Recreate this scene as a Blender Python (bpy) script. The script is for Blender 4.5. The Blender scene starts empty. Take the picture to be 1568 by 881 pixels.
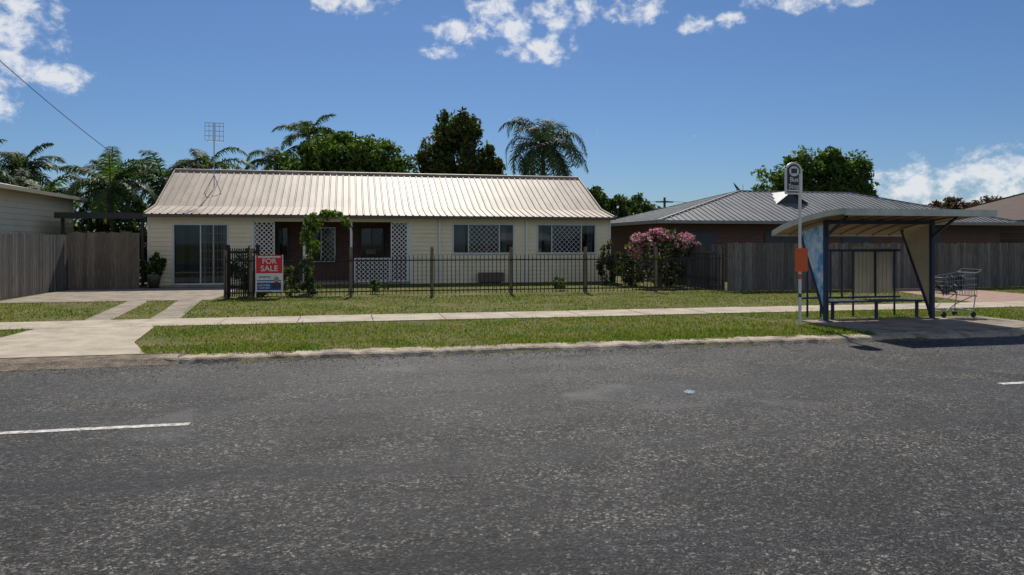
import bpy, math, random
import numpy as np
from mathutils import Vector
random.seed(5); RNG=np.random.default_rng(5)
S=bpy.context.scene
COL=S.collection
# ------------------------------------------------------------------ helpers
def new_mat(name):
    m=bpy.data.materials.new(name); m.use_nodes=True
    nt=m.node_tree; nt.nodes.clear(); return m,nt
def N(nt,t,**k):
    n=nt.nodes.new(t)
    for a,b in k.items(): setattr(n,a,b)
    return n
def c4(c): return (c[0],c[1],c[2],1)
def pm(name,c1,c2=None,scale=3.0,rough=.7,metal=0,bump=0,bscale=40,stretch=(1,1,1),island=0,fine=0,spec=.5,trans=0,detail=3,lo=.3,hi=.7):
    m,nt=new_mat(name)
    out=N(nt,'ShaderNodeOutputMaterial'); b=N(nt,'ShaderNodeBsdfPrincipled')
    b.inputs['Roughness'].default_value=rough; b.inputs['Metallic'].default_value=metal
    b.inputs['Specular IOR Level'].default_value=spec
    if c2 is None: c2=tuple(x*.75 for x in c1)
    tc=N(nt,'ShaderNodeTexCoord'); mp=N(nt,'ShaderNodeMapping'); mp.inputs['Scale'].default_value=stretch
    nt.links.new(tc.outputs['Object'],mp.inputs[0])
    no=N(nt,'ShaderNodeTexNoise'); no.inputs['Scale'].default_value=scale; no.inputs['Detail'].default_value=detail
    no.inputs['Roughness'].default_value=.65
    nt.links.new(mp.outputs[0],no.inputs['Vector'])
    mr=N(nt,'ShaderNodeMapRange'); mr.inputs[1].default_value=lo; mr.inputs[2].default_value=hi
    nt.links.new(no.outputs[0],mr.inputs[0])
    mx=N(nt,'ShaderNodeMix',data_type='RGBA'); mx.inputs[6].default_value=c4(c1); mx.inputs[7].default_value=c4(c2)
    nt.links.new(mr.outputs[0],mx.inputs[0]); col=mx.outputs[2]
    if island:
        g=N(nt,'ShaderNodeNewGeometry'); r=N(nt,'ShaderNodeMapRange'); r.inputs[3].default_value=1-island; r.inputs[4].default_value=1+island
        nt.links.new(g.outputs['Random Per Island'],r.inputs[0])
        h=N(nt,'ShaderNodeVectorMath',operation='SCALE'); nt.links.new(col,h.inputs[0]); nt.links.new(r.outputs[0],h.inputs['Scale']); col=h.outputs[0]
    if fine:
        n2=N(nt,'ShaderNodeTexNoise'); n2.inputs['Scale'].default_value=60; n2.inputs['Detail'].default_value=2
        nt.links.new(tc.outputs['Object'],n2.inputs['Vector'])
        r=N(nt,'ShaderNodeMapRange'); r.inputs[1].default_value=.3; r.inputs[2].default_value=.7; r.inputs[3].default_value=1-fine; r.inputs[4].default_value=1+fine
        nt.links.new(n2.outputs[0],r.inputs[0])
        h=N(nt,'ShaderNodeVectorMath',operation='SCALE'); nt.links.new(col,h.inputs[0]); nt.links.new(r.outputs[0],h.inputs['Scale']); col=h.outputs[0]
    nt.links.new(col,b.inputs['Base Color'])
    if bump:
        n3=N(nt,'ShaderNodeTexNoise'); n3.inputs['Scale'].default_value=bscale; n3.inputs['Detail'].default_value=3
        nt.links.new(mp.outputs[0],n3.inputs['Vector'])
        bp=N(nt,'ShaderNodeBump'); bp.inputs['Strength'].default_value=bump; bp.inputs['Distance'].default_value=.02
        nt.links.new(n3.outputs[0],bp.inputs['Height']); nt.links.new(bp.outputs[0],b.inputs['Normal'])
    if trans:
        t=N(nt,'ShaderNodeBsdfTranslucent'); 
        h=N(nt,'ShaderNodeVectorMath',operation='MULTIPLY'); nt.links.new(col,h.inputs[0]); h.inputs[1].default_value=(1.6,1.7,.7)
        nt.links.new(h.outputs[0],t.inputs['Color'])
        ms=N(nt,'ShaderNodeMixShader'); ms.inputs[0].default_value=trans
        nt.links.new(b.outputs[0],ms.inputs[1]); nt.links.new(t.outputs[0],ms.inputs[2]); nt.links.new(ms.outputs[0],out.inputs[0])
    else: nt.links.new(b.outputs[0],out.inputs[0])
    return m
def empty(name,loc=(0,0,0)):
    e=bpy.data.objects.new(name,None); COL.objects.link(e); return e
class MB:
    def __init__(s): s.v=[];s.f=[];s.m=[]
    def quad(s,p,m=0):
        i=len(s.v); s.v+= [tuple(q) for q in p]; s.f.append(tuple(range(i,i+len(p)))); s.m.append(m)
    def box(s,x0,x1,y0,y1,z0,z1,m=0):
        i=len(s.v); s.v+=[(x0,y0,z0),(x1,y0,z0),(x1,y1,z0),(x0,y1,z0),(x0,y0,z1),(x1,y0,z1),(x1,y1,z1),(x0,y1,z1)]
        for f in ((0,3,2,1),(4,5,6,7),(0,1,5,4),(1,2,6,5),(2,3,7,6),(3,0,4,7)):
            s.f.append(tuple(i+a for a in f)); s.m.append(m)
    def beam(s,p,q,w,h,m=0,up=(0,0,1)):
        p=Vector(p);q=Vector(q);d=(q-p).normalized();up=Vector(up)
        if abs(d.dot(up))>.98: up=Vector((1,0,0))
        a=d.cross(up).normalized()*w/2; b=a.cross(d).normalized()*h/2
        i=len(s.v)
        for c in (p,q):
            for e in (-a-b,a-b,a+b,-a+b): s.v.append(tuple(c+e))
        for f in ((0,3,2,1),(4,5,6,7),(0,1,5,4),(1,2,6,5),(2,3,7,6),(3,0,4,7)):
            s.f.append(tuple(i+a for a in f)); s.m.append(m)
    def tube(s,pts,rad,n=8,m=0):
        pts=[Vector(p) for p in pts]
        if not hasattr(rad,'__len__'): rad=[rad]*len(pts)
        i0=len(s.v)
        for k,p in enumerate(pts):
            d=(pts[min(k+1,len(pts)-1)]-pts[max(k-1,0)]).normalized()
            up=Vector((0,0,1)) if abs(d.z)<.95 else Vector((1,0,0))
            a=d.cross(up).normalized(); b=a.cross(d)
            for j in range(n):
                t=2*math.pi*j/n; s.v.append(tuple(p+(a*math.cos(t)+b*math.sin(t))*rad[k]))
        for k in range(len(pts)-1):
            for j in range(n):
                s.f.append((i0+k*n+j,i0+k*n+(j+1)%n,i0+(k+1)*n+(j+1)%n,i0+(k+1)*n+j)); s.m.append(m)
        s.f.append(tuple(i0+j for j in range(n))[::-1]); s.m.append(m)
        s.f.append(tuple(i0+(len(pts)-1)*n+j for j in range(n))); s.m.append(m)
    def obj(s,name,mats,parent=None,smooth=False):
        me=bpy.data.meshes.new(name); me.from_pydata(s.v,[],s.f)
        for m in mats: me.materials.append(m)
        me.polygons.foreach_set('material_index',s.m)
        if smooth: me.polygons.foreach_set('use_smooth',[True]*len(s.f))
        me.update(); o=bpy.data.objects.new(name,me); COL.objects.link(o)
        if parent: o.parent=parent
        return o
def np_mesh(name,V,k,mats,midx=None,parent=None):
    n=len(V)//k; me=bpy.data.meshes.new(name)
    me.vertices.add(len(V)); me.vertices.foreach_set('co',V.astype(np.float32).ravel())
    me.loops.add(n*k); me.loops.foreach_set('vertex_index',np.arange(n*k,dtype=np.int32))
    me.polygons.add(n); me.polygons.foreach_set('loop_start',np.arange(0,n*k,k,dtype=np.int32))
    try: me.polygons.foreach_set('loop_total',np.full(n,k,dtype=np.int32))
    except Exception: pass
    for m in mats: me.materials.append(m)
    if midx is not None: me.polygons.foreach_set('material_index',midx.astype(np.int32))
    me.update(calc_edges=True); me.validate()
    o=bpy.data.objects.new(name,me); COL.objects.link(o)
    if parent: o.parent=parent
    return o
def text(body,loc,size,mat,parent,name,rz=0,align='CENTER',xs=1):
    c=bpy.data.curves.new(name,'FONT'); c.body=body; c.size=size; c.align_x=align; c.align_y='CENTER'; c.extrude=.002; c.offset=size*.012
    c.materials.append(mat); o=bpy.data.objects.new(name,c); COL.objects.link(o)
    o.location=loc; o.rotation_euler=(math.pi/2,0,rz); o.scale=(xs,1,1); o.parent=parent; return o
# ------------------------------------------------------------------ materials
M_cream=pm('cream_cladding',(.83,.74,.52),(.73,.64,.44),1.2,.6,bump=.05,detail=6)
M_creamd=pm('cream_cladding_aged',(.50,.44,.32),(.40,.36,.26),1.2,.6,bump=.05)
M_white=pm('white_paint',(.80,.78,.73),(.70,.69,.64),4,.5)
M_alum=pm('window_frame',(.66,.66,.64),(.55,.55,.53),5,.4)
M_screen=pm('security_screen',(.22,.22,.22),(.16,.16,.16),5,.5)
M_roof=pm('beige_roof_metal',(.44,.355,.275),(.27,.215,.165),1.3,.55,spec=.35,stretch=(1.6,.20,1),detail=8,lo=.36,hi=.64)
M_gut=pm('gutter_brown',(.13,.10,.075),(.09,.07,.055),3,.5)
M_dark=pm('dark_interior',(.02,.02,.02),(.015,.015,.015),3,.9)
M_dframe=pm('dark_window_frame',(.05,.045,.04),(.035,.03,.03),3,.5)
M_curt=pm('curtain',(.30,.31,.33),(.14,.15,.17),9,.9,stretch=(4,1,.2))
M_curtd=pm('curtain_dark',(.05,.06,.10),(.02,.025,.04),9,.9,stretch=(5,1,.2))
M_black=pm('black_metal',(.012,.012,.013),(.02,.018,.016),8,.5,spec=.3)
M_blue=pm('blue_steel',(.012,.026,.075),(.009,.020,.052),6,.45)
M_conc=pm('concrete_path',(.52,.45,.355),(.33,.285,.22),1.6,.9,bump=.25,bscale=90,fine=.14,detail=9,spec=.2,lo=.36,hi=.66)
M_concd=pm('concrete_drive',(.36,.31,.245),(.20,.17,.135),1.9,.9,bump=.3,bscale=70,fine=.18,detail=9,spec=.2,lo=.36,hi=.64)
M_kerb=pm('kerb_concrete',(.50,.42,.32),(.17,.14,.105),2.6,.95,bump=.9,bscale=30,fine=.3,detail=8,spec=.2,lo=.4,hi=.66)
M_gravel=pm('gravel_edge',(.28,.22,.16),(.10,.085,.07),5,.95,bump=.9,bscale=50,fine=.5,detail=8,spec=.2,lo=.36,hi=.64)
M_stone=pm('loose_stones',(.30,.25,.19),(.10,.09,.075),9,.95,island=.5,spec=.2)
M_pink=pm('paver_drive',(.40,.27,.21),(.30,.20,.16),2,.9,fine=.15,spec=.2)
M_timb=pm('grey_palings',(.20,.185,.165),(.09,.082,.075),3,.9,bump=.3,bscale=20,stretch=(8,8,.8),island=.35,spec=.2)
M_timb2=pm('brown_palings',(.27,.22,.165),(.15,.125,.095),3,.9,bump=.3,bscale=20,stretch=(8,8,.8),island=.28,spec=.2)
M_post=pm('timber_post',(.24,.18,.12),(.13,.10,.075),5,.85,stretch=(6,6,1))
M_trunk=pm('bark',(.12,.09,.065),(.06,.048,.038),6,.9,bump=.6,bscale=14,stretch=(3,3,1))
M_ptrunk=pm('palm_trunk',(.22,.19,.15),(.13,.11,.09),4,.9,stretch=(1,1,7))
LK=dict(rough=.6,spec=.25)
M_leafA=pm('leaf_green',(.100,.160,.028),(.050,.098,.018),.8,island=.5,trans=.38,detail=2,**LK)
M_leafB=pm('leaf_dark',(.030,.056,.016),(.048,.074,.021),.9,island=.5,trans=.25,detail=2,**LK)
M_leafR=pm('leaf_rust',(.17,.09,.03),(.09,.055,.022),1.5,island=.4,trans=.28,detail=2,**LK)
M_leafC=pm('leaf_bright',(.12,.18,.03),(.07,.12,.02),1.5,island=.4,trans=.4,detail=2,**LK)
M_palm=pm('palm_frond',(.085,.13,.042),(.045,.078,.028),1.2,island=.4,trans=.35,detail=2,**LK)
M_palmd=pm('palm_frond_dark',(.055,.092,.036),(.030,.055,.022),1.2,island=.45,trans=.32,detail=2,**LK)
M_flow,_nt=new_mat('pink_flowers')
_o=N(_nt,'ShaderNodeOutputMaterial'); _b=N(_nt,'ShaderNodeBsdfDiffuse'); _t=N(_nt,'ShaderNodeBsdfTranslucent'); _m=N(_nt,'ShaderNodeMixShader'); _m.inputs[0].default_value=.35
_g=N(_nt,'ShaderNodeNewGeometry'); _r=N(_nt,'ShaderNodeValToRGB'); _r.color_ramp.elements[0].color=(.60,.13,.24,1); _r.color_ramp.elements[1].color=(.78,.60,.60,1); _e=_r.color_ramp.elements.new(.5); _e.color=(.72,.32,.40,1)
_nt.links.new(_g.outputs['Random Per Island'],_r.inputs[0]); _nt.links.new(_r.outputs[0],_b.inputs[0]); _nt.links.new(_r.outputs[0],_t.inputs[0]); _nt.links.new(_b.outputs[0],_m.inputs[1]); _nt.links.new(_t.outputs[0],_m.inputs[2]); _nt.links.new(_m.outputs[0],_o.inputs[0])
M_red=pm('red_leaf',(.16,.035,.035),(.09,.03,.025),2,.6,island=.4,trans=.3,detail=2)
M_grass=pm('grass_blades',(.082,.145,.017),(.205,.190,.052),.75,.7,island=.45,trans=.42,detail=5,spec=.15,lo=.40,hi=.72)
M_groof=pm('grey_roof_metal',(.27,.275,.27),(.17,.175,.175),1.2,.5,metal=.1,stretch=(1,.4,1))
M_broof=pm('brown_roof',(.10,.065,.05),(.07,.045,.035),2,.75,spec=.2)
M_shroof=pm('shelter_roof',(.64,.64,.55),(.46,.46,.39),3,.5)
M_shund=pm('shelter_soffit',(.27,.19,.115),(.19,.135,.085),3,.7)
M_tan=pm('tan_panel',(.70,.57,.37),(.56,.45,.28),3,.6)
M_ltblue=pm('light_blue_panel',(.08,.38,.75),(.66,.80,.86),3.0,.35,lo=.42,hi=.58,detail=4)
M_orange=pm('orange_panel',(.80,.13,.02),(.72,.11,.02),5,.5)
M_galv=pm('galvanised',(.45,.46,.47),(.36,.37,.38),9,.35,metal=.6)
M_wire=pm('trolley_wire',(.42,.42,.43),(.3,.3,.31),9,.35,metal=.7)
M_signred=pm('sign_red',(.72,.02,.02),(.64,.02,.02),3,.5)
M_signblue=pm('sign_blue',(.02,.07,.28),(.02,.06,.22),3,.5)
M_signblk=pm('sign_dark',(.03,.035,.05),(.025,.03,.04),3,.4)
M_skin=pm('printed_portrait',(.45,.28,.2),(.4,.24,.17),3,.6)
M_line=pm('road_paint',(.66,.64,.58),(.12,.118,.11),18,.8,detail=8,fine=.3,spec=.2,lo=.42,hi=.68)
M_terra=pm('plant_pot_glaze',(.10,.08,.07),(.06,.05,.045),3,.5)
M_bag=pm('plastic_bag',(.25,.26,.28),(.06,.06,.065),6,.5)
M_litter=pm('litter_blue',(.15,.35,.55),(.55,.6,.62),30,.5)
def brick(name,c1,c2,mo):
    m,nt=new_mat(name); out=N(nt,'ShaderNodeOutputMaterial'); b=N(nt,'ShaderNodeBsdfPrincipled'); b.inputs['Roughness'].default_value=.85
    tc=N(nt,'ShaderNodeTexCoord'); mp=N(nt,'ShaderNodeMapping'); mp.inputs['Rotation'].default_value=(math.pi/2,0,0)
    nt.links.new(tc.outputs['Object'],mp.inputs[0])
    br=N(nt,'ShaderNodeTexBrick'); br.inputs['Scale'].default_value=1; br.inputs['Brick Width'].default_value=.24; br.inputs['Row Height'].default_value=.086
    br.inputs['Mortar Size'].default_value=.008; br.inputs['Color1'].default_value=c4(c1); br.inputs['Color2'].default_value=c4(c2); br.inputs['Mortar'].default_value=c4(mo)
    nt.links.new(mp.outputs[0],br.inputs[0]); nt.links.new(br.outputs[0],b.inputs['Base Color']); nt.links.new(b.outputs[0],out.inputs[0]); return m
M_brick=brick('red_brick',(.13,.05,.032),(.08,.035,.026),(.15,.13,.11))
M_brick2=brick('tan_brick',(.30,.18,.10),(.20,.11,.065),(.3,.27,.22))
def glassmat():
    m,nt=new_mat('window_glass'); out=N(nt,'ShaderNodeOutputMaterial'); t=N(nt,'ShaderNodeBsdfTransparent'); t.inputs[0].default_value=(.45,.50,.52,1)
    g=N(nt,'ShaderNodeBsdfGlossy'); g.inputs['Roughness'].default_value=.03; g.inputs[0].default_value=(.8,.9,1,1)
    x=N(nt,'ShaderNodeMixShader'); x.inputs[0].default_value=.05
    nt.links.new(t.outputs[0],x.inputs[1]); nt.links.new(g.outputs[0],x.inputs[2]); nt.links.new(x.outputs[0],out.inputs[0]); return m
M_glass=glassmat()
def asphalt():
    m,nt=new_mat('asphalt'); L=nt.links.new
    out=N(nt,'ShaderNodeOutputMaterial'); b=N(nt,'ShaderNodeBsdfPrincipled'); b.inputs['Specular IOR Level'].default_value=.27
    tc=N(nt,'ShaderNodeTexCoord')
    def noise(scale,det,rough,vec,dist=0):
        n=N(nt,'ShaderNodeTexNoise'); n.inputs['Scale'].default_value=scale; n.inputs['Detail'].default_value=det; n.inputs['Roughness'].default_value=rough; n.inputs['Distortion'].default_value=dist; L(vec,n.inputs['Vector']); return n
    def rng(src,a,bb,c,d):
        r=N(nt,'ShaderNodeMapRange'); r.inputs[1].default_value=a; r.inputs[2].default_value=bb; r.inputs[3].default_value=c; r.inputs[4].default_value=d; L(src,r.inputs[0]); return r.outputs[0]
    def mul(a,bb):
        q=N(nt,'ShaderNodeMath',operation='MULTIPLY'); L(a,q.inputs[0]); L(bb,q.inputs[1]); return q.outputs[0]
    O=tc.outputs['Object']
    wn=noise(30,1,.5,O)
    wa=N(nt,'ShaderNodeMixRGB'); wa.blend_type='ADD'; wa.inputs[0].default_value=.03; L(O,wa.inputs[1]); L(wn.outputs['Color'],wa.inputs[2])
    vo=N(nt,'ShaderNodeTexVoronoi'); vo.inputs['Scale'].default_value=68; vo.inputs['Randomness'].default_value=1
    L(wa.outputs[0],vo.inputs['Vector'])
    sep=N(nt,'ShaderNodeSeparateColor'); L(vo.outputs['Color'],sep.inputs[0])
    agg=N(nt,'ShaderNodeValToRGB'); e=agg.color_ramp.elements; e[0].position=0; e[0].color=(.008,.008,.008,1); e[1].position=1; e[1].color=(.22,.205,.18,1)
    x=e.new(.5); x.color=(.028,.027,.026,1); x=e.new(.8); x.color=(.062,.059,.054,1); x=e.new(.92); x.color=(.12,.113,.10,1)
    L(sep.outputs[0],agg.inputs[0])
    n1=noise(13,6,.82,O)
    mp=N(nt,'ShaderNodeMapping'); mp.inputs['Scale'].default_value=(.09,1.35,1); L(O,mp.inputs[0])
    n2=noise(1.1,7,.68,mp.outputs[0])
    n4=noise(.8,6,.68,O,.8)
    mu=mul(mul(rng(n1.outputs[0],.37,.63,.36,1.7),rng(n2.outputs[0],.38,.62,.52,1.45)),rng(n4.outputs[0],.38,.62,.68,1.32))
    n3=noise(1.6,6,.6,O)
    # smoother, bitumen-rich patches
    n5=noise(.42,7,.62,O,1.2)
    patch=rng(n5.outputs[0],.60,.645,0,.55)
    cv=N(nt,'ShaderNodeTexVoronoi',feature='DISTANCE_TO_EDGE'); cv.inputs['Scale'].default_value=.42
    ca=N(nt,'ShaderNodeMixRGB'); ca.blend_type='ADD'; ca.inputs[0].default_value=.8; L(O,ca.inputs[1]); L(n3.outputs['Color'],ca.inputs[2]); L(ca.outputs[0],cv.inputs['Vector'])
    crack=mul(rng(cv.outputs['Distance'],.0,.006,1,0),rng(n4.outputs[0],.48,.56,0,.75))
    scl=N(nt,'ShaderNodeVectorMath',operation='SCALE'); L(agg.outputs[0],scl.inputs[0]); L(mu,scl.inputs['Scale'])
    mx=N(nt,'ShaderNodeMix',data_type='RGBA'); mx.inputs[7].default_value=(.030,.030,.031,1); L(patch,mx.inputs[0]); L(scl.outputs[0],mx.inputs[6])
    mx2=N(nt,'ShaderNodeMix',data_type='RGBA'); mx2.inputs[7].default_value=(.012,.012,.012,1); L(crack,mx2.inputs[0]); L(mx.outputs[2],mx2.inputs[6])
    L(mx2.outputs[2],b.inputs['Base Color'])
    L(rng(n2.outputs[0],.35,.65,.46,.80),b.inputs['Roughness'])
    dm=N(nt,'ShaderNodeMath',operation='MULTIPLY'); dm.inputs[1].default_value=-.9; L(vo.outputs['Distance'],dm.inputs[0])
    da=N(nt,'ShaderNodeMath',operation='MULTIPLY_ADD'); da.inputs[1].default_value=2.6; L(n1.outputs[0],da.inputs[0]); L(dm.outputs[0],da.inputs[2])
    bp=N(nt,'ShaderNodeBump'); bp.inputs['Distance'].default_value=.012; L(rng(patch,0,1,.85,.3),bp.inputs['Strength']); L(da.outputs[0],bp.inputs['Height']); L(bp.outputs[0],b.inputs['Normal'])
    L(b.outputs[0],out.inputs[0]); return m
M_asph=asphalt()
M_ground=pm('grassy_ground',(.078,.095,.022),(.18,.145,.066),.9,.95,bump=.6,bscale=25,fine=.35,detail=7,spec=.1,lo=.36,hi=.64)
# ------------------------------------------------------------------ ground
ROADZ=-.076
mb=MB()
us=[-900,-200,-60,-30,-15,0,15,30,60,200,900]
vs=[(-900,-.08),(-100,-.08),(0,-.08),(11.0,-.08),(11.16,-.02),(11.3,-.006),(20,0),(60,0),(200,0),(900,0)]
idx={}
for i,u in enumerate(us):
    for j,(v,z) in enumerate(vs): idx[i,j]=len(mb.v); mb.v.append((u,v,z))
for i in range(len(us)-1):
    for j in range(len(vs)-1): mb.f.append((idx[i,j],idx[i+1,j],idx[i+1,j+1],idx[i,j+1])); mb.m.append(0)
mb.obj('ground',[M_ground])
mb=MB(); mb.quad([(-300,-6,ROADZ),(300,-6,ROADZ),(300,11.06,ROADZ),(-300,11.06,ROADZ)]); mb.obj('road',[M_asph])
mb=MB(); z=ROADZ+.004
for k in range(-8,10):
    a=-4.43+k*12; mb.quad([(a,7.28,z),(a+3,7.28,z),(a+3,7.38,z),(a,7.38,z)])
mb.obj('road_centre_line',[M_line])
def wob(u,s=0): return .5*math.sin(u*1.9+s)+.3*math.sin(u*4.7+1+s*2)+.2*math.sin(u*11.3+2+s)
mb=MB(); prev=None; u=-2.6
while u<40:
    w0=11.02+.045*wob(u,3)+random.uniform(-.012,.012); w1=11.42+.07*wob(u,1)+random.uniform(-.02,.02); zz=-.004+random.uniform(-.009,.007)
    row=[(u,w0,ROADZ-.003),(u,w0+.05,zz-.02),(u,w0+.09,zz),(u,w1,zz+.008),(u,w1+.02,-.03)]
    if prev:
        for a in range(4): mb.quad([prev[a],row[a],row[a+1],prev[a+1]])
    prev=row; u+=.09
mb.obj('kerb',[M_kerb])
mb=MB(); u=-40
while u<45:
    l=1.5; t=random.uniform(-.003,.003)
    if not (-5.75<u<-3.5): mb.box(u+.010,u+l-.010,15.3+random.uniform(-.02,.02),16.7+random.uniform(-.02,.02),-.03,.014+t)
    else: mb.box(u+.004,u+l-.004,15.28,16.72,-.03,.014)
    u+=l
mb.obj('footpath',[M_conc])
def sheet(name,polys,mat,z):
    mb=MB()
    for p in polys: mb.quad([(a,b,z) for a,b in p])
    return mb.obj(name,[mat])
mb=MB()
ap=[(11.52,-6.3,-2.85,.010),(12.9,-5.75,-3.35,.011),(15.28,-5.65,-3.6,.011)]
for a,b in zip(ap[:-1],ap[1:]): mb.quad([(a[1],a[0],a[3]),(a[2],a[0],a[3]),(b[2],b[0],b[3]),(b[1],b[0],b[3])])
mb.obj('driveway_apron',[M_conc])
mb=MB(); prev=None; u=-30
while u<-2.2:
    row=[(u,10.90+.07*wob(u)+random.uniform(-.02,.02),ROADZ+.003),(u,11.12+.04*wob(u,2),-.010),(u,11.35,.001),(u,11.75+.16*wob(u,5)+random.uniform(-.02,.02),.005)]
    if prev:
        for a in range(3): mb.quad([prev[a],row[a],row[a+1],prev[a+1]])
    prev=row; u+=.12
mb.obj('gravel_shoulder',[M_gravel])
n=5200; gu=RNG.uniform(-14,20,n); gv=11.02-np.abs(RNG.normal(0,.16,n)); k=RNG.random(n)<.25; gv[k]=RNG.uniform(9.6,11.0,k.sum())
ss=RNG.uniform(.004,.014,n); a=RNG.uniform(0,6.28,n); V=np.empty((n,4,3))
for j in range(3): V[:,j]=np.stack([gu+ss*np.cos(a+j*2.1),gv+ss*np.sin(a+j*2.1),np.full(n,ROADZ+.001)],1)
V[:,3]=np.stack([gu,gv,ROADZ+ss],1)
T4=np.concatenate([V[:,[0,1,3]],V[:,[1,2,3]],V[:,[2,0,3]]],1)
np_mesh('gutter_grit',T4.reshape(-1,3),3,[M_stone])
strips=[[(-5.3,16.7),(-4.78,16.7),(-5.35,22.1),(-5.9,22.1)],[(-4.05,16.7),(-3.46,16.7),(-4.0,22.1),(-4.6,22.1)]]
slab=[(-9.3,22.1),(-3.7,22.1),(-3.7,28.2),(-9.3,28.2)]
sheet('driveway',strips+[slab],M_concd,.008)
sheet('neighbour_driveway',[[(16.4,16.72),(20.6,16.72),(20.9,22.25),(18.0,22.25)]],M_pink,.008)
SHS=(9.05,13.4,11.5,13.55)
mb=MB(); mb.box(SHS[0],SHS[1],SHS[2],SHS[3],-.05,.016); mb.obj('shelter_pad',[M_concd])
# ------------------------------------------------------------------ grass
def make_grass():
    def field(u0,u1,v0,v1,dens):
        n=int((u1-u0)*(v1-v0)*dens); return np.stack([RNG.uniform(u0,u1,n),RNG.uniform(v0,v1,n)],1)
    P=np.concatenate([field(-3.6,10,11.15,12.4,1100),field(-13,18,12.4,15.45,600),field(10,18,11.2,12.4,500),field(-14,24,16.55,22.5,220),field(-3.6,16,22.5,29.3,90),field(-13,-5,11.6,12.4,400)])
    u,v=P[:,0],P[:,1]
    w=.05*np.sin(u*7.1)+.04*np.sin(u*17.3+v*3)
    keep=np.ones(len(u),bool)
    keep&=~((v>15.33+w)&(v<16.67+w))
    edge=11.24+.26*(.4*np.sin(u*1.9+1)+.45*np.abs(np.sin(u*2.6+3))+.2*np.sin(u*11.3+3))
    keep&=~(v<edge)
    r=-3.4-.1*np.clip(v-12.9,0,3)+ np.clip(12.9-v,0,2)*.40
    l=-5.7-np.clip(12.9-v,0,2)*.45
    keep&=~((v<15.35)&(u>l+w)&(u<r+w)); keep&=~((v<11.95+w*3)&(u<-5.5))
    k=(v-16.7)/5.4
    keep&=~((v>16.6)&(v<22.1)&(u>-5.3-.6*k+w)&(u<-4.78-.57*k+w)); keep&=~((v>16.6)&(v<22.1)&(u>-4.05-.55*k+w)&(u<-3.46-.54*k+w))
    keep&=~((v>22.0)&(u<-3.7))
    keep&=~((u>SHS[0]+w)&(u<SHS[1]+w)&(v<SHS[3]+w*2)&(v>11)); 
    keep&=~((v>16.7)&(v<22.3)&(u>16.4+(v-16.7)*.28)&(u<20.7)); keep&=~((u>-5)&(u<-2.3)&(v<11.5))
    pn=np.sin(u*.9+np.sin(v*1.3)*1.5)+np.sin(v*1.7+u*.4)+.8*np.sin(u*3.1+v*2.3)+.7*np.sin(u*7.3-v*5.1)*np.sin(v*6.1+u*2)
    keep&=~((RNG.random(len(u))<np.clip((pn-.9)*.40,0,.78)))
    u,v=u[keep],v[keep]; pn=pn[keep]; n=len(u)
    h=RNG.uniform(.018,.045,n)*(1.12-.14*pn)
    e=(v<11.6); h[e]*=1.35
    tall=RNG.random(n)<.012; h[tall]*=2.1
    z0=np.where(v<11.3,-.02,-.004)
    a=RNG.uniform(0,2*np.pi,n); wd=RNG.uniform(.005,.010,n)*np.where(v>16,1.8,1.1); ld=RNG.uniform(0,2*np.pi,n); ll=RNG.uniform(.2,1.0,n)*h
    V=np.empty((n,3,3)); V[:,0]=np.stack([u-wd*np.cos(a),v-wd*np.sin(a),z0],1); V[:,1]=np.stack([u+wd*np.cos(a),v+wd*np.sin(a),z0],1)
    V[:,2]=np.stack([u+ll*np.cos(ld),v+ll*np.sin(ld),z0+h],1)
    np_mesh('grass',V.reshape(-1,3),3,[M_grass])
make_grass()
# ------------------------------------------------------------------ foliage helpers
def leaves(name,clumps,n,size,mats,seed,parent=None,sub=22,subr=.3,probs=None,hang=0):
    r=np.random.default_rng(seed)
    ws=np.array([(c[3]*c[4]*c[5])**.67 for c in clumps]); ws/=ws.sum(); allP=[]
    for c,w in zip(clumps,ws):
        m=int(n*w); C=np.array(c[:3]); R=np.array(c[3:6])
        d=r.normal(size=(sub,3)); d/=np.linalg.norm(d,axis=1)[:,None]; rad=r.uniform(.55,1.0,sub)**.7
        sc=C+d*R*rad[:,None]; which=r.integers(0,sub,m)
        d2=r.normal(size=(m,3)); d2/=np.linalg.norm(d2,axis=1)[:,None]
        rr=r.uniform(0,1,m)**.45
        srad=r.uniform(.6,1.3,sub)[which]
        P=sc[which]+d2*(rr*subr*srad)[:,None]*R
        k=int(m*.2); d3=r.normal(size=(k,3)); d3/=np.linalg.norm(d3,axis=1)[:,None]; P[:k]=C+d3*R*(r.uniform(0,.85,k))[:,None]
        allP.append(P)
    P=np.concatenate(allP); m=len(P)
    a=r.normal(size=(m,3)); a[:,2]-=hang; a/=np.linalg.norm(a,axis=1)[:,None]
    b=np.cross(a,r.normal(size=(m,3))); b/=np.linalg.norm(b,axis=1)[:,None]
    s=size*r.uniform(.6,1.3,m)[:,None]
    V=np.empty((m,4,3)); V[:,0]=P-a*s; V[:,1]=P+b*s*.42; V[:,2]=P+a*s; V[:,3]=P-b*s*.42
    mi=r.choice(len(mats),m,p=probs) if len(mats)>1 else None
    return np_mesh(name,V.reshape(-1,3),4,mats,mi,parent)
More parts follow.
